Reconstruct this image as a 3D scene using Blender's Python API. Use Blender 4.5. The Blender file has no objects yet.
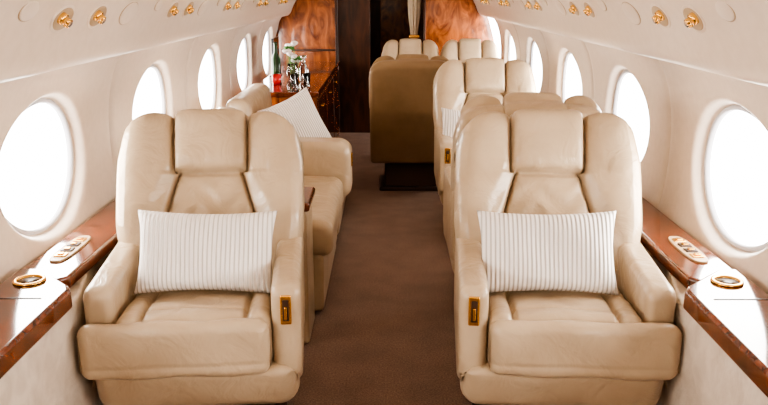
import bpy, math, random
from mathutils import Vector, Matrix
random.seed(3)
S=bpy.context.scene
D2R=math.radians
# ------------------------------------------------------------ materials
def mat(name,col,rough=.5,metal=0,coat=0,spec=.5):
    m=bpy.data.materials.new(name); m.use_nodes=True
    b=m.node_tree.nodes['Principled BSDF']
    b.inputs['Base Color'].default_value=(*col,1); b.inputs['Roughness'].default_value=rough
    b.inputs['Metallic'].default_value=metal; b.inputs['Coat Weight'].default_value=coat
    b.inputs['Coat Roughness'].default_value=.05
    b.inputs['Specular IOR Level'].default_value=spec
    return m
def nodes(m): return m.node_tree.nodes, m.node_tree.links, m.node_tree.nodes['Principled BSDF']
def noise_mat(name,c1,c2,scale,rough=.5,bump=.1,detail=4,dist=0,coat=0,stretch=(1,1,1),bdist=.01,bscale=None,p=(.35,.65),bdistort=0):
    m=mat(name,c1,rough,coat=coat); n,l,b=nodes(m)
    tc=n.new('ShaderNodeTexCoord'); mp=n.new('ShaderNodeMapping'); mp.inputs['Scale'].default_value=stretch
    l.new(tc.outputs['Object'],mp.inputs[0])
    t=n.new('ShaderNodeTexNoise'); t.inputs['Scale'].default_value=scale; t.inputs['Detail'].default_value=detail; t.inputs['Distortion'].default_value=dist
    l.new(mp.outputs[0],t.inputs['Vector'])
    r=n.new('ShaderNodeValToRGB'); r.color_ramp.elements[0].position=p[0]; r.color_ramp.elements[1].position=p[1]
    r.color_ramp.elements[0].color=(*c1,1); r.color_ramp.elements[1].color=(*c2,1)
    l.new(t.outputs['Fac'],r.inputs[0]); l.new(r.outputs[0],b.inputs['Base Color'])
    if bump:
        t2=n.new('ShaderNodeTexNoise'); t2.inputs['Scale'].default_value=bscale or scale; t2.inputs['Detail'].default_value=4; t2.inputs['Distortion'].default_value=bdistort
        l.new(mp.outputs[0],t2.inputs['Vector'])
        bp=n.new('ShaderNodeBump'); bp.inputs['Strength'].default_value=bump; bp.inputs['Distance'].default_value=bdist
        l.new(t2.outputs['Fac'],bp.inputs['Height']); l.new(bp.outputs[0],b.inputs['Normal'])
    return m
LEA=noise_mat('leather_cream',(.45,.340,.228),(.52,.405,.280),6,.28,.8,bdist=.012,bscale=10,bdistort=.8)
LEA2=noise_mat('leather_tan_shaded',(.22,.14,.07),(.27,.175,.095),6,.45,.3,bdist=.01,bscale=9)  # darker tan seat leather, shade from the window light put into its colour
WALLM=noise_mat('wall_vinyl',(.64,.54,.45),(.67,.57,.48),40,.42,.05,bdist=.002,bscale=300)
CEILM=noise_mat('ceiling_vinyl',(.66,.55,.45),(.69,.58,.48),30,.32,.03,bdist=.002,bscale=300)
PANM=noise_mat('side_panel_leather',(.58,.49,.40),(.70,.61,.51),14,.5,.5,bdist=.006,bscale=45,dist=.6)
WOOD=noise_mat('burl_wood',(.038,.008,.004),(.20,.046,.014),13,.12,0,detail=10,dist=2.6,coat=.6,p=(.3,.7))
WOODP=noise_mat('burl_wood_panel',(.08,.018,.006),(.38,.115,.032),7,.2,0,detail=10,dist=3.0,coat=.4,stretch=(1,1,.5),p=(.3,.72))
WOODD=noise_mat('dark_wood',(.026,.010,.005),(.075,.026,.012),5,.3,0,detail=8,dist=1.5,stretch=(2,2,.5))
CARP=noise_mat('carpet',(.20,.128,.098),(.30,.205,.162),160,.95,.6,detail=3,bdist=.008,bscale=220)
GOLD=mat('gold',(.78,.46,.14),.25,1)
DARK=mat('dark_inset',(.05,.025,.015),.4)
BRZ=mat('tan_plate',(.42,.29,.17),.4)
PED=mat('pedestal_brown',(.07,.037,.024),.6)
WHITE=mat('reveal_plastic',(.56,.56,.60),.4)
SCRN=mat('screen_black',(.015,.015,.018),.12)
RED=mat('red_glaze',(.6,.03,.03),.3)
GREEN=mat('leaf_green',(.06,.2,.04),.6)
PETAL=mat('petal_white',(.85,.8,.78),.6)
CURT=noise_mat('curtain_fabric',(.5,.4,.28),(.58,.47,.34),30,.8,.1)
n,l,b=nodes(CARP)
w=n.new('ShaderNodeTexNoise'); w.inputs['Scale'].default_value=7; w.inputs['Detail'].default_value=5
tc=[x for x in n if x.type=='TEX_COORD'][0]
l.new(tc.outputs['Object'],w.inputs['Vector'])
mr=n.new('ShaderNodeMapRange'); mr.inputs[1].default_value=.3; mr.inputs[2].default_value=.7; mr.inputs[3].default_value=.88; mr.inputs[4].default_value=1.08; l.new(w.outputs['Fac'],mr.inputs[0])
hs=n.new('ShaderNodeHueSaturation'); cr=[x for x in n if x.type=='VALTORGB'][0]
l.new(cr.outputs[0],hs.inputs['Color']); l.new(mr.outputs[0],hs.inputs['Value']); l.new(hs.outputs[0],b.inputs['Base Color'])
PIL=mat('pillow_stripe',(.8,.78,.75),.8); n,l,b=nodes(PIL)
tc=n.new('ShaderNodeTexCoord'); w=n.new('ShaderNodeTexWave'); w.bands_direction='X'; w.inputs['Scale'].default_value=24.0
w.inputs['Distortion'].default_value=0
l.new(tc.outputs['Object'],w.inputs[0]); r=n.new('ShaderNodeValToRGB')
r.color_ramp.elements[0].position=.0; r.color_ramp.elements[0].color=(.50,.45,.41,1); r.color_ramp.elements[1].position=.5; r.color_ramp.elements[1].color=(.84,.80,.77,1)
l.new(w.outputs['Fac'],r.inputs[0]); l.new(r.outputs[0],b.inputs['Base Color'])
GL=bpy.data.materials.new('window_glass'); GL.use_nodes=True; nt=GL.node_tree; nt.nodes.clear()
o=nt.nodes.new('ShaderNodeOutputMaterial'); mx=nt.nodes.new('ShaderNodeMixShader'); tr=nt.nodes.new('ShaderNodeBsdfTransparent'); gs=nt.nodes.new('ShaderNodeBsdfGlossy'); gs.inputs['Roughness'].default_value=.03
mx.inputs[0].default_value=.06; nt.links.new(tr.outputs[0],mx.inputs[1]); nt.links.new(gs.outputs[0],mx.inputs[2]); nt.links.new(mx.outputs[0],o.inputs[0])
GLS=mat('clear_glass',(1,1,1),.03); GLS.node_tree.nodes['Principled BSDF'].inputs['Transmission Weight'].default_value=1
# ------------------------------------------------------------ helpers
def link(ob,parent=None):
    S.collection.objects.link(ob)
    if parent: ob.parent=parent
    return ob
def empty(name,loc=(0,0,0),rz=0,sc=(1,1,1)):
    e=bpy.data.objects.new(name,None); e.empty_display_size=.1; e.location=loc; e.rotation_euler=(0,0,rz); e.scale=sc
    S.collection.objects.link(e); return e
def me(name,v,f,m,smooth=True):
    d=bpy.data.meshes.new(name); d.from_pydata(v,[],f); d.materials.append(m)
    import bmesh
    bm=bmesh.new(); bm.from_mesh(d); bmesh.ops.recalc_face_normals(bm,faces=bm.faces); bm.to_mesh(d); bm.free()
    for p in d.polygons: p.use_smooth=smooth
    return d
def obj(name,v,f,m,parent=None,smooth=True,bevel=0,seg=3):
    ob=link(bpy.data.objects.new(name,me(name,v,f,m,smooth)),parent)
    if bevel: addbev(ob,bevel,seg)
    return ob
def addbev(ob,w,seg=3):
    b=ob.modifiers.new('bev','BEVEL'); b.width=w; b.segments=seg; b.limit_method='ANGLE'; b.angle_limit=D2R(35)
    wn=ob.modifiers.new('wn','WEIGHTED_NORMAL'); wn.keep_sharp=False
def box(name,x0,x1,y0,y1,z0,z1,m,parent=None,bevel=.004,seg=3):
    v=[(x,y,z) for x in(x0,x1) for y in(y0,y1) for z in(z0,z1)]
    f=[(0,1,3,2),(4,6,7,5),(0,4,5,1),(2,3,7,6),(0,2,6,4),(1,5,7,3)]
    return obj(name,v,f,m,parent,bevel>0,bevel,seg)
def prism(name,poly,axis,a0,a1,m,parent=None,bevel=0,seg=4,smooth=True):
    def P(p,a):
        if axis=='x': return (a,p[0],p[1])
        if axis=='y': return (p[0],a,p[1])
        return (p[0],p[1],a)
    n=len(poly); v=[P(p,a0) for p in poly]+[P(p,a1) for p in poly]
    f=[tuple(range(n)),tuple(range(2*n-1,n-1,-1))]+[(i,(i+1)%n,n+(i+1)%n,n+i) for i in range(n)]
    return obj(name,v,f,m,parent,smooth,bevel,seg)
def lathe(name,prof,m,loc,parent=None,seg=24,sx=1):
    v=[];f=[]
    for r,z in prof:
        for i in range(seg):
            a=2*math.pi*i/seg; v.append((r*math.cos(a)*sx,r*math.sin(a),z))
    for k in range(len(prof)-1):
        for i in range(seg):
            j=(i+1)%seg; f.append((k*seg+i,k*seg+j,(k+1)*seg+j,(k+1)*seg+i))
    f.append(tuple(range(seg))); f.append(tuple((len(prof)-1)*seg+i for i in range(seg)))
    ob=obj(name,v,f,m,parent); ob.location=loc; return ob
def fillet(pts):
    out=[];n=len(pts)
    for i in range(n):
        p=Vector(pts[i][:2]); r=pts[i][2] if len(pts[i])>2 else .01
        a=Vector(pts[i-1][:2]); c=Vector(pts[(i+1)%n][:2])
        d1=(a-p).normalized(); d2=(c-p).normalized(); ang=d1.angle(d2)
        t=r/math.tan(ang/2); t=min(t,(a-p).length*.48,(c-p).length*.48); rr=t*math.tan(ang/2)
        p1=p+d1*t; p2=p+d2*t; cen=p+(d1+d2).normalized()*(rr/math.sin(ang/2))
        a1=math.atan2(*(p1-cen).yx); a2=math.atan2(*(p2-cen).yx); da=(a2-a1+math.pi)%(2*math.pi)-math.pi
        for k in range(7):
            q=a1+da*k/6; out.append((cen.x+rr*math.cos(q),cen.y+rr*math.sin(q)))
    return out
def resample(pts,step):
    P=[Vector(p) for p in pts]; n=len(P); L=[(P[(i+1)%n]-P[i]).length for i in range(n)]; T=sum(L); N=int(T/step)
    out=[];i=0;acc=0
    for k in range(N):
        s=T*k/N
        while acc+L[i]<s: acc+=L[i]; i+=1
        out.append(P[i].lerp(P[(i+1)%n],(s-acc)/L[i]))
    return out
def uph(name,prof,x0,x1,r,m,disp=None,wf=None,post=None,nu=60,step=.014,parent=None,ret=False):
    P=resample(fillet(prof),step); n=len(P)
    area=sum(P[i].x*P[(i+1)%n].y-P[(i+1)%n].x*P[i].y for i in range(n)); sg=1 if area>0 else -1
    N=[]
    for i in range(n):
        t=(P[(i+1)%n]-P[i-1]).normalized(); N.append(Vector((t.y,-t.x))*sg)
    c=(x0+x1)/2; w=(x1-x0)/2; ins=r/w
    us=[-1+ (1-math.cos(math.pi/2*k/6))*ins for k in range(6)]
    us+= [(-1+ins)+(2-2*ins)*k/nu for k in range(nu+1)]; us+=[-u for u in us[:6]][::-1]
    v=[];f=[]
    for u in us:
        e=max(0,abs(u)*w-(w-r)); inset=r-math.sqrt(max(0,r*r-e*e))
        for i in range(n):
            W=wf(P[i].y)/w if wf else 1
            x=u*w*W; d=-inset
            if disp: d+=disp(x,P[i].x,P[i].y,N[i])
            q=P[i]+N[i]*d; X=c+x; Y=q.x; Z=q.y
            if post: X,Y,Z=post(X,Y,Z)
            v.append((X,Y,Z))
    for k in range(len(us)-1):
        for i in range(n):
            j=(i+1)%n; f.append((k*n+i,k*n+j,(k+1)*n+j,(k+1)*n+i))
    f.append(tuple(range(n))); f.append(tuple((len(us)-1)*n+i for i in range(n)))
    if ret: return me(name,v,f,m)
    return obj(name,v,f,m,parent)
def ss(a,b,x):
    t=max(0,min(1,(x-a)/(b-a))); return t*t*(3-2*t)
def lerp(a,b,t): return a+(b-a)*t
def gr(d,w=.007,dep=.009): return -dep*math.exp(-(d/w)**2)
# ------------------------------------------------------------ seat
BW=.315
def back_w(z):
    if z>.86: return lerp(.315,.298,ss(.86,1.0,z))
    return lerp(.285,.315,ss(.45,.68,z))
def cw(z):
    if z>.815: return .124
    if z>.55: return lerp(.185,.108,min(1,max(0,(z-.56)/.25)))
    return .185
def back_disp(x,y,z,nrm):
    fr=ss(-.1,.6,-nrm.x); top=ss(.2,.8,nrm.y)
    a=abs(x); d=0
    c=cw(z); W=back_w(z)
    if z>.44:
        if a>c:
            t=(a-c)/(W-c); hi=ss(.80,.84,z)
            d+=fr*(.046*(max(0,math.sin(math.pi*min(1,t**1.05)))**.5)*ss(.42,.55,z)+hi*.004*(1-t))
            d+=fr*gr(a-(W-.030),.004,.005)*ss(.5,.56,z)
        else:
            if z>.815:
                q=max(0,1-(a/.127)**6)**.5; h=max(0,1-abs((z-.925)/.11)**4)**.5 if z<.925 else 1
                d+=fr*.042*q*h+top*.012*q
            else:
                q=max(0,1-(a/c)**5)**.5
                if z<.565: h=1
                else:
                    lo,hi=(.565,.815); h=max(0,1-abs((z-(lo+hi)/2)/((hi-lo)/2))**4)**.5
                d+=fr*.013*q*h
                d+=fr*gr(z-.635,.006,.009)
        d+=fr*gr(a-c,.006,.024)+top*gr(a-c,.005,.007)
        if a<c: d+=fr*gr(z-.815,.008,.018)+fr*gr(z-.565,.007,.012)
        d+=fr*.0028*math.sin(z*75+math.sin(x*34)*2.2)*ss(.55,.6,z)*(1-ss(.76,.81,z))*(1 if a<c else .0)
        if a>c: d+=fr*.0036*math.sin(z*44+a*60+(1.3 if x>0 else 0))*math.exp(-((a-c-.03)/.04)**2)*(1-ss(.82,.88,z))
    return d
def back_post(X,Y,Z):
    a=abs(X)
    if Z>.78:
        k=min(1,(Z-.78)/.22)
        Z-=.050*(max(0,a-.125)/.185)**2.6*k
    Y-=.03*ss(.16,.32,a)*ss(.5,.7,Z)
    return X,Y,Z
BACKP=[(.34,.40,.02),(.585,.988,.050),(.72,.975,.06),(.66,.62,.2),(.50,.36,.03)]
def shell_post(X,Y,Z):
    a=abs(X); k=ss(.8,1.0,Z); Z-=.05*max(0,(a-.1)/.2)**4*k; return X,Y,Z
SHELLP=[(.60,.99,.03),(.745,.985,.05),(.70,.62,.2),(.545,.22,.03),(.47,.22,.03)]
def cush_disp(x,y,z,nrm):
    up=ss(.3,.9,nrm.y); a=abs(x); d=0
    if a<.15: d+=up*.012*max(0,1-(a/.15)**4)**.5
    else: d+=up*.014*max(0,math.sin(math.pi*(a-.15)/(.215-.15)))**.7
    d+=up*gr(a-.15,.007,.015)+up*(gr(y-.06,.007,.012) if a<.15 else 0)
    d+=up*.0025*math.sin(y*40+x*18+math.sin(x*25))
    return d
def roll_disp(x,y,z,n): return .0025*math.sin(x*26+z*30)+gr(z-.385,.005,.004)*ss(.3,.9,-n.x)
MC={}
def mcache(k,fn):
    if k not in MC: MC[k]=fn()
    return MC[k]
def seat(x,y,inb,rz=0,sc=(1,1,1),name='leather_armchair',bm=None,shell=False):
    bm=bm or LEA
    e=empty(name,(x,y,0),rz,sc)
    def add(nm,key,fn):
        return link(bpy.data.objects.new(nm,mcache(key,fn)),e)
    s=inb
    add('backrest','back'+bm.name,lambda:uph('backrest',BACKP,-BW,BW,.040,bm,back_disp,back_w,back_post,nu=150,step=.007,ret=True))
    if shell: add('back_shell','shell'+bm.name,lambda:uph('back_shell',SHELLP,-.308,.308,.03,bm,None,None,shell_post,nu=40,step=.012,ret=True))
    add('seat_cushion','cush',lambda:uph('seat_cushion',[(-.02,.515,.04),(.40,.475,.03),(.40,.36,.02),(-.02,.36,.03)],-.222,.222,.02,LEA,cush_disp,nu=80,step=.007,ret=True))
    xa,xb=(-.318,.220) if s>0 else (-.220,.318)
    add('front_roll',('fr',s),lambda:uph('front_roll',[(-.055,.510,.065),(.0,.515,.03),(.0,.345,.02),(-.055,.345,.03)],xa,xb,.035,LEA,roll_disp,nu=50,step=.006,ret=True))
    add('skirt','skirt'+bm.name,lambda:uph('skirt',[(-.042,.362,.02),(.56,.385,.02),(.50,.21,.05),(.0,.214,.06)],-.298,.298,.06,bm,None,nu=40,ret=True))
    for nm,sd in(('arm_inboard',s),('arm_outboard',-s)):
        xi,xo=(.223,.308)
        a,b=(xi,xo) if sd>0 else (-xo,-xi)
        low=.330 if sd==s else .40
        fx=-.016 if sd==s else .0
        add(nm,('arm',sd==s,sd),lambda:uph(nm,[(fx,.602,.035),(.30,.614,.2),(.56,.625,.04),(.53,.30,.05),(.06,.27,.05),(fx+.005,low,.03)],a,b,.026,LEA,None,nu=10,step=.010,ret=True))
    xc=s*.266
    box('latch_plate',xc-.016,xc+.016,-.022,-.012,.490,.578,GOLD,e,.004)
    box('latch_slot',xc-.009,xc+.009,-.025,-.019,.502,.566,DARK,e,.002)
    box('latch_lever',xc-.004,xc+.004,-.033,-.021,.510,.547,GOLD,e,.002)
    box('pedestal',-.20,.20,.10,.46,0.0,.25,PED,e,.02)
    box('floor_plate',-.24,.24,.06,.50,0.0,.03,DARK,e,.008)
    return e
seat(-.512,2.0,1,D2R(5),(.965,1,.975)); seat(.523,2.0,-1,D2R(-3.5),(.965,1,.975))
seat(.575,3.54,1,math.pi,(.93,1,.98))
seat(.61,4.14,-1,0,(.97,1,.97))
seat(.195,5.84,1,math.pi,(.93,.9,.945),bm=LEA2,shell=True)
seat(.225,6.26,-1,0,(.80,.95,.965)); seat(.735,6.26,-1,0,(.80,.95,.965))
# ------------------------------------------------------------ pillows
def pillow(loc,rot,w=.41,h=.25,t=.12):
    nu,nv=190,30; v=[];f=[]
    for side in(1,-1):
        for j in range(nv+1):
            for i in range(nu+1):
                a=-1+2*i/nu; b_=-1+2*j/nv
                px=a*w/2*(1-.07*(1-b_*b_)*abs(a)**3 ); pz=b_*h/2*(1-.10*(1-a*a)*abs(b_)**3*1.0)
                th=t/2*(max(0,(1-a**4))*max(0,(1-b_**4)))**.55
                th+= .0016*math.sin(px*24*20)*(1 if th>.004 else th/.004)
                th+= .008*math.sin(a*5+b_*3+loc[0]*9)*max(0,(1-a*a)*(1-b_*b_))
                v.append((px,-side*th,pz))
    M=(nu+1)*(nv+1)
    for s in range(2):
        for j in range(nv):
            for i in range(nu):
                k=s*M+j*(nu+1)+i; f.append((k,k+1,k+nu+2,k+nu+1))
    ob=obj('throw_pillow',v,f,PIL); 
    wd=ob.modifiers.new('w','WELD'); wd.merge_threshold=.0004
    ob.location=loc; ob.rotation_euler=rot; return ob
pillow((-.520,2.235,.612),(D2R(-24),D2R(1.5),D2R(4)),.42,.255,.13)
pillow((.508,2.235,.612),(D2R(-24),D2R(-1),D2R(-4)),.42,.255,.13)
pillow((.53,4.40,.60),(D2R(-24),D2R(6),D2R(6)))
pillow((-.50,4.44,.63),(D2R(-18),D2R(-20),D2R(34)),.34,.34,.12)
# ------------------------------------------------------------ shell
Y0,Y1=-1.75,7.70
WYR=[2.28+1.1*k for k in range(-3,5)]
WYL=[2.43+1.20*k for k in range(-3,5)]
PR=[(0,.93),(.45,.99),(.56,1.03),(.70,1.055),(.84,1.06),(.95,1.052),(1.05,1.03),(1.12,1.0),(1.17,.96)]
def wx(z):
    for i in range(len(PR)-1):
        if z<=PR[i+1][0] or i==len(PR)-2:
            p0=PR[max(0,i-1)];p1=PR[i];p2=PR[i+1];p3=PR[min(len(PR)-1,i+2)]
            t=(z-p1[0])/(p2[0]-p1[0]); t=max(0,min(1,t))
            m1=(p2[1]-p0[1])/(p2[0]-p0[0])*(p2[0]-p1[0]); m2=(p3[1]-p1[1])/(p3[0]-p1[0])*(p2[0]-p1[0])
            return (2*t**3-3*t*t+1)*p1[1]+(t**3-2*t*t+t)*m1+(-2*t**3+3*t*t)*p2[1]+(t**3-t*t)*m2
ZC=.835; A=.29; B=.205; ZL,ZH=.50,1.165
wn_=0
for sd,nm,WY,hw in((-1,'wall_left',WYL,.60),(1,'wall_right',WYR,.55)):
    V=[];F=[]
    for yc in WY:
        angs=[2*math.pi*i/96 for i in range(96)]
        for (cy,cz) in((hw,ZH-ZC),(-hw,ZH-ZC),(-hw,ZL-ZC),(hw,ZL-ZC)): angs.append(math.atan2(cz/B,cy/A)%(2*math.pi))
        angs=sorted(set(round(a,6) for a in angs)); n=len(angs); base=len(V)
        fs=[('r',1.0,.050),('r',1.03,.042),('r',1.06,.026),('r',1.085,.012),('r',1.11,.004),('r',1.14,0)]+[('b',t,0) for t in(.08,.2,.4,.6,.8,.93,.975,1)]
        for kind,q,dx in fs:
            for a in angs:
                ex,ez=A*math.cos(a),B*math.sin(a)
                sx=hw/abs(ex) if abs(ex)>1e-6 else 1e9; top=(ZH-ZC) if ez>0 else (ZC-ZL); sz=top/abs(ez) if abs(ez)>1e-6 else 1e9
                s=min(sx,sz)
                k=q if kind=='r' else 1.14+(s-1.14)*q
                yy=ex*k; zz=ZC+ez*k
                d=dx
                d+= .008*math.exp(-((hw-abs(yy))/.010)**2)
                V.append((sd*(wx(zz)+d),yc+yy,zz))
        for k in range(len(fs)-1):
            for i in range(n):
                j=(i+1)%n; F.append((base+k*n+i,base+k*n+j,base+(k+1)*n+j,base+(k+1)*n+i))
        wn_+=1
        we=empty('window_%d'%wn_,(0,0,0))
        pv=[(sd*(wx(ZC+B*math.sin(a))+.052),yc+A*math.cos(a)*1.02,ZC+B*1.02*math.sin(a)) for a in angs]
        obj('glass_pane',pv,[tuple(range(n))],GL,we,False)
        rv=[];rf=[]
        for sc_,dd in((1.035,.038),(1.0,.030),(.965,.034),(.955,.048)):
            for a in angs: rv.append((sd*(wx(ZC+B*math.sin(a))+dd),yc+A*sc_*math.cos(a),ZC+B*sc_*math.sin(a)))
        for k in range(3):
            for i in range(n):
                j=(i+1)%n; rf.append((k*n+i,k*n+j,(k+1)*n+j,(k+1)*n+i))
        obj('inner_frame',rv,rf,WHITE,we)
    ya,yb=WY[0]-hw,WY[-1]+hw
    for za,zb in((0,.25),(.25,.5)):
        b0=len(V); V+=[(sd*wx(za),ya,za),(sd*wx(za),yb,za),(sd*wx(zb),yb,zb),(sd*wx(zb),ya,zb)]; F.append((b0,b0+1,b0+2,b0+3))
    obj(nm,V,F,WALLM)
def extr(name,prof,m,y0,y1,mirror=1,parent=None):
    v=[(mirror*p[0],y,p[1]) for y in(y0,y1) for p in prof]; n=len(prof)
    return obj(name,v,[(i,i+1,n+i+1,n+i) for i in range(n-1)],m,parent)
def smoothp(pts,k=5):
    out=[]
    for i in range(len(pts)-1):
        p0=Vector(pts[max(0,i-1)]);p1=Vector(pts[i]);p2=Vector(pts[i+1]);p3=Vector(pts[min(len(pts)-1,i+2)])
        for j in range(k):
            t=j/k; out.append(tuple(.5*((2*p1)+(p2-p0)*t+(2*p0-5*p1+4*p2-p3)*t*t+(3*p1-p0-3*p2+p3)*t**3)))
    out.append(pts[-1]); return out
VAL=smoothp([(1.0,1.175),(.955,1.155),(.925,1.155),(.898,1.185),(.87,1.25),(.825,1.325),(.765,1.40),(.69,1.465),(.63,1.50)])
CEI=smoothp([(.63,1.50),(.64,1.55),(.56,1.66),(.40,1.76),(.2,1.80),(0,1.81)])
YB=7.76
for sd,i in((-1,1),(1,2)):
    extr('trim_%d'%i,VAL,CEILM,Y0,YB,sd)
extr('ceiling',CEI+[(-x,z) for x,z in CEI[::-1][1:]],CEILM,Y0,YB)
box('floor',-1.05,1.05,Y0,10.2,-.05,0,CARP,None,0)
prism('wall_front',[(-1.1,0),(1.1,0),(1.1,1.2),(.9,1.5),(.5,1.83),(-.5,1.83),(-.9,1.5),(-1.1,1.2)],'y',Y0,Y0+.05,WALLM,smooth=False)
for sd,i in((-1,3),(1,4)):
    def P(x,y): return (sd*x,y)
    ye=5.2 if sd<0 else 6.05
    prism('trim_%d'%i,[P(.832,Y0+.06),P(.832,2.03),P(.90,2.30),P(.93,2.4),P(.93,ye),P(.99,ye),P(.99,Y0+.06)],'z',0,.555,PANM,bevel=.010)
for sd in(-1,1):
    e=empty('side_ledge')
    def P(x,y): return (sd*x,y)
    ye=5.22 if sd<0 else 6.08
    nar=[P(.870,2.06),P(.870,ye),P(1.028,ye),P(1.028,2.0),P(.93,2.0)]
    prism('narrow_ledge',nar,'z',.557,.598,WOOD,e,bevel=.008)
    near=[P(.812,Y0+.07),P(.812,1.93),P(.83,1.965),P(.96,2.09),P(1.022,2.10),P(1.022,Y0+.07)]
    prism('table_cover',near,'z',.553,.612,WOOD,e,bevel=.012)
    box('cover_seam',*(sorted((sd*.86,sd*1.0))),1.86,1.864,.608,.6135,DARK,e,0)
    lathe('cup_ring',[(.031,-.03),(.031,.002),(.034,.007),(.041,.007),(.043,0)],GOLD,(sd*.945,1.985,.612),e,32)
    lathe('cup_well',[(.001,.0015),(.032,.0015),(.030,.001)],DARK,(sd*.945,1.985,.6125),e,32)
    pts=[(sd*.957+.030*math.copysign(abs(math.cos(a))**.6,math.cos(a)),2.30+.125*math.copysign(abs(math.sin(a))**.7,math.sin(a))) for a in [2*math.pi*i/40 for i in range(40)]]
    prism('control_plate',pts,'z',.597,.604,BRZ,e,bevel=.002,smooth=False)
    for k in range(4):
        yy=2.225+k*.05
        box('switch_%d'%k,sd*.957-.018,sd*.957+.018,yy-.016,yy+.016,.603,.608,DARK if k in(1,2) else GOLD,e,.003)
        box('switch_key_%d'%k,sd*.957-.009,sd*.957+.009,yy-.008,yy+.008,.607,.612,GOLD,e,.002)
def vpt(t):
    i=min(int(t),len(VAL)-2); p=Vector(VAL[i]).lerp(Vector(VAL[i+1]),t-i); tg=(Vector(VAL[i+1])-Vector(VAL[i])).normalized()
    return p,tg
for sd,WY in((-1,WYR),(1,WYR)):
    for k,yc in enumerate(WY):
        yb=yc-.02
        e=empty('passenger_service_unit')
        p,tg=vpt(23.5)
        nrm=Vector((-abs(tg.y),0,-abs(tg.x))).normalized()
        U=Vector((tg.x,0,tg.y)); 
        def tr(du,dy,dn): 
            q=Vector((p.x,0,p.y))+U*du+nrm*dn; return (sd*q.x,yb+dy,q.z)
        def disc(name,du,dy,ru,ry,d0,d1,m,seg=28):
            v=[];f=[]
            for (r,dn) in((1,d0),(1,d1*.7),(.93,d1),(.0,d1)):
                for i in range(seg):
                    a=2*math.pi*i/seg; v.append(tr(du+ru*r*math.sin(a),dy+ry*r*math.cos(a),dn))
            for q in range(3):
                for i in range(seg): f.append((q*seg+i,q*seg+(i+1)%seg,(q+1)*seg+(i+1)%seg,(q+1)*seg+i))
            return obj(name,v,f,m,e)
        for h,dy in enumerate((-.13,.13)):
            disc('bezel_rim_%d'%h,0,dy,.043,.068,-.005,.003,CEILM)
            disc('bezel_%d'%h,0,dy,.035,.058,-.005,.005,BRZ)
            disc('nozzle_ring_%d'%h,.006,dy-.024,.017,.021,0,.016,GOLD)
            disc('nozzle_%d'%h,.006,dy-.024,.010,.012,.01,.030,GOLD)
            disc('reading_light_%d'%h,-.010,dy+.030,.014,.018,0,.014,GOLD)
            disc('reading_lens_%d'%h,-.010,dy+.030,.009,.011,0,.017,DARK)
        disc('oxygen_door_rim',.0,.42,.045,.079,-.006,.002,BRZ)
        disc('oxygen_door',.0,.42,.042,.075,-.005,.004,CEILM)
        disc('speaker_rim',.03,-.36,.030,.050,-.006,.002,BRZ)
        disc('speaker_cover',.03,-.36,.027,.046,-.005,.004,CEILM)
# ------------------------------------------------------------ divan (left)
e=empty('leather_divan')
def dbox(nm,prof,y0,y1,r,m=LEA,disp=None):
    me_=uph(nm,prof,y0,y1,r,m,disp,nu=30,step=.014,ret=True)
    for v in me_.vertices:
        x,y,z=v.co; v.co=(y,x,z)
    me_.flip_normals()
    return link(bpy.data.objects.new(nm,me_),e)
def qd(x,y,z,n): return .006*ss(.3,.9,n.y)*math.sin(x*8)
for k,(a,b_) in enumerate(((3.16,4.04),(4.26,5.10))):
    dbox('seat_cushion_%d'%k,[(-.205,.43,.06),(-.205,.27,.04),(-.80,.27,.03),(-.80,.45,.03)],a,b_,.04,LEA,qd)
    dbox('back_cushion_%d'%k,[(-.70,.44,.03),(-.735,.80,.055),(-.865,.80,.04),(-.865,.30,.02),(-.74,.30,.02)],a,b_,.04)
    dbox('base_panel_%d'%k,[(-.245,.28,.02),(-.25,.02,.02),(-.85,.02,.02),(-.85,.28,.02)],a+.005,b_-.005,.015)
dbox('arm_middle',[(-.17,.60,.07),(-.165,.33,.06),(-.24,.26,.04),(-.80,.26,.03),(-.80,.61,.03)],4.05,4.25,.045)
box('base_middle',-.80,-.26,4.03,4.27,0,.27,LEA,e,.01)
box('arm_latch',-.170,-.162,4.12,4.17,.46,.53,GOLD,e,.003)
e=empty('side_cabinet')
box('cabinet_body',-.84,-.285,2.88,3.13,0.0,.555,LEA,e,.015)
box('cabinet_top',-.85,-.272,2.87,3.14,.556,.592,WOOD,e,.01)
e=empty('wood_credenza')
box('carcass',-.92,-.45,5.27,7.66,0.0,.685,WOODP,e,.005)
box('countertop',-.93,-.435,5.25,7.67,.687,.72,WOOD,e,.008)
for k in range(3):
    ya=5.33+k*.77
    box('door_panel_%d'%k,-.452,-.442,ya,ya+.72,.08,.65,WOOD,e,.004)
    box('door_pull_%d'%k,-.444,-.432,ya+.31,ya+.41,.57,.58,GOLD,e,.002)
ZT=.72
e=empty('flower_vase',(-.70,6.05,ZT))
lathe('vase_body',[(.03,0),(.045,.02),(.05,.06),(.035,.10),(.04,.12),(.036,.12),(.03,.10),(.03,.02)],GLS,(0,0,0),e)
for k in range(16):
    a=k*2.4; r=.015+.007*k; z=.14+.018*((k*5)%8)
    lathe('stem_%d'%k,[(.002,.02),(.002,z)],GREEN,(r*math.cos(a)*.45,r*math.sin(a)*.45,0),e,6)
    lathe('bloom_%d'%k,[(.004,-.014),(.018,-.004),(.025,.008),(.016,.018),(.004,.022)],(PETAL,GREEN,PETAL,PETAL)[k%4],(r*math.cos(a)*.6,r*math.sin(a)*.6,z),e,9)
lathe('glass_decanter',[(.03,0),(.034,.01),(.034,.10),(.012,.135),(.012,.17),(.02,.175),(.02,.19),(.008,.2)],GLS,(-.60,5.9,ZT))
lathe('drinking_glass',[(.022,0),(.028,.09),(.026,.09),(.020,.008),(.001,.008)],GLS,(-.55,5.62,ZT))
lathe('drinking_glass',[(.022,0),(.028,.09),(.026,.09),(.020,.008),(.001,.008)],GLS,(-.63,5.55,ZT))
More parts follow.
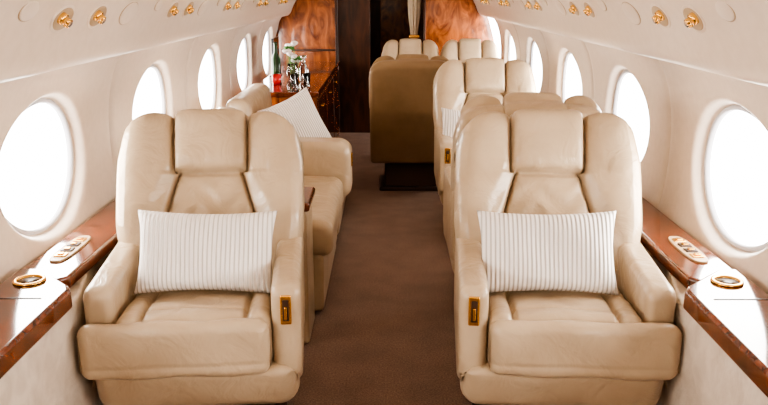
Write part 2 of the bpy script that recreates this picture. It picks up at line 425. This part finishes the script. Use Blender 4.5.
lathe('wine_bottle',[(.034,0),(.037,.01),(.037,.16),(.014,.21),(.013,.27),(.016,.272),(.016,.285),(.006,.287)],mat('bottle_green',(.02,.05,.02),.1),(-.82,6.0,ZT))
lathe('red_cup',[(.022,0),(.03,.01),(.036,.07),(.033,.07),(.028,.012),(.001,.01)],RED,(-.78,5.72,ZT))
e=empty('monitor'); e.location=(-.86,6.35,ZT)
box('screen',-.02,.0,-.16,.16,.06,.30,SCRN,e,.006); box('stand',-.02,.0,-.03,.03,0,.08,SCRN,e,.003); box('foot',-.05,.03,-.07,.07,0,.008,SCRN,e,.003)
# ------------------------------------------------------------ aft bulkhead, doorway, corridor
YK=7.70
def shape_top(x): 
    pts=[(0,1.81),(.2,1.80),(.4,1.76),(.56,1.66),(.64,1.55),(.765,1.40),(.87,1.25),(.96,1.17),(1.03,1.05)]
    for i in range(len(pts)-1):
        if x<=pts[i+1][0]:
            t=(x-pts[i][0])/(pts[i+1][0]-pts[i][0]); return lerp(pts[i][1],pts[i+1][1],t)
    return .9
def bulk(nm,xa,xb,m):
    N=12; top=[(lerp(xb,xa,k/N),shape_top(abs(lerp(xb,xa,k/N)))+.02) for k in range(N+1)]
    return prism(nm,[(xa,0),(xb,0)]+top,'y',YK,YK+.06,m,smooth=False)
bulk('wall_back_left',-1.06,-.46,WOODP); bulk('wall_back_right',.38,1.06,WOODP)
box('trim_5',-1.0,-.48,YK-.012,YK-.001,.815,.835,WOODD,None,.003)
box('trim_6',-.475,-.455,YK-.02,YK+.07,0,1.75,WOODD,None,.004)
box('trim_7',.375,.395,YK-.02,YK+.07,0,1.75,WOODD,None,.004)
box('door_1',-.455,-.14,YK+.08,YK+.11,0,1.8,WOODD,None,.004)
box('wall_corridor_left',-.50,-.46,YK+.12,10.1,0,1.85,WOODD,None,0)
box('wall_corridor_right',.40,.44,YK+.08,10.1,0,1.85,WOODP,None,0)
box('wall_corridor_back',-.5,.44,10.1,10.15,0,1.85,WOODD,None,0)
box('door_2',-.06,.30,10.06,10.095,0,1.75,WOODP,None,.006)
box('ceiling_corridor',-.5,.44,YK+.06,10.15,1.82,1.86,WOODD,None,0)
v=[];f=[];nz=24;na=60
for j in range(nz+1):
    z=.02+1.74*j/nz; pin=1-.45*math.exp(-((z-.95)/.16)**2)
    for i in range(na):
        a=2*math.pi*i/na; r=(.05+.012*math.sin(a*9))*pin
        v.append((.29+r*math.cos(a)*1.1,YK+.13+r*math.sin(a)*.6,z))
for j in range(nz):
    for i in range(na): f.append((j*na+i,j*na+(i+1)%na,(j+1)*na+(i+1)%na,(j+1)*na+i))
e=empty('curtain'); obj('drape',v,f,CURT,e); box('tie_band',.235,.345,YK+.09,YK+.17,.935,.965,GOLD,e,.01)
# ------------------------------------------------------------ lights
def area(nm,loc,rot,sx,sy,E,col):
    L=bpy.data.lights.new(nm,'AREA'); L.shape='RECTANGLE'; L.size=sx; L.size_y=sy; L.energy=E; L.color=col
    o=bpy.data.objects.new(nm,L); o.location=loc; o.rotation_euler=rot; S.collection.objects.link(o); return o
for sd in(-1,1):
    for yc in WYR:
        area('daylight',(sd*1.42,yc,.95),(0,D2R(90)*sd,0),.9,1.1,42,(1,.96,.90))
for y in(.0,2.6,5.2):
    area('ceiling_lamp',(0,y,1.77),(0,0,0),.5,1.8,2.2,(1,.80,.58))
area('corridor_lamp',(0,9,1.78),(0,0,0),.2,.4,1.6,(1,.8,.6))
W=bpy.data.worlds.new('sky'); S.world=W; W.use_nodes=True
W.node_tree.nodes['Background'].inputs[0].default_value=(1,.98,.95,1); W.node_tree.nodes['Background'].inputs[1].default_value=8
# ------------------------------------------------------------ camera
cam=bpy.data.cameras.new('cam'); cam.sensor_width=36; cam.lens=36*780/768; cam.clip_start=.02
co=bpy.data.objects.new('camera',cam); S.collection.objects.link(co)
co.location=(.025,0,1.37); co.rotation_euler=(D2R(90-15.1),0,math.atan(3/780)); S.camera=co
try:
    S.view_settings.view_transform='AgX'; S.view_settings.look='AgX - High Contrast'; S.view_settings.exposure=0
except Exception as ex: print(ex)
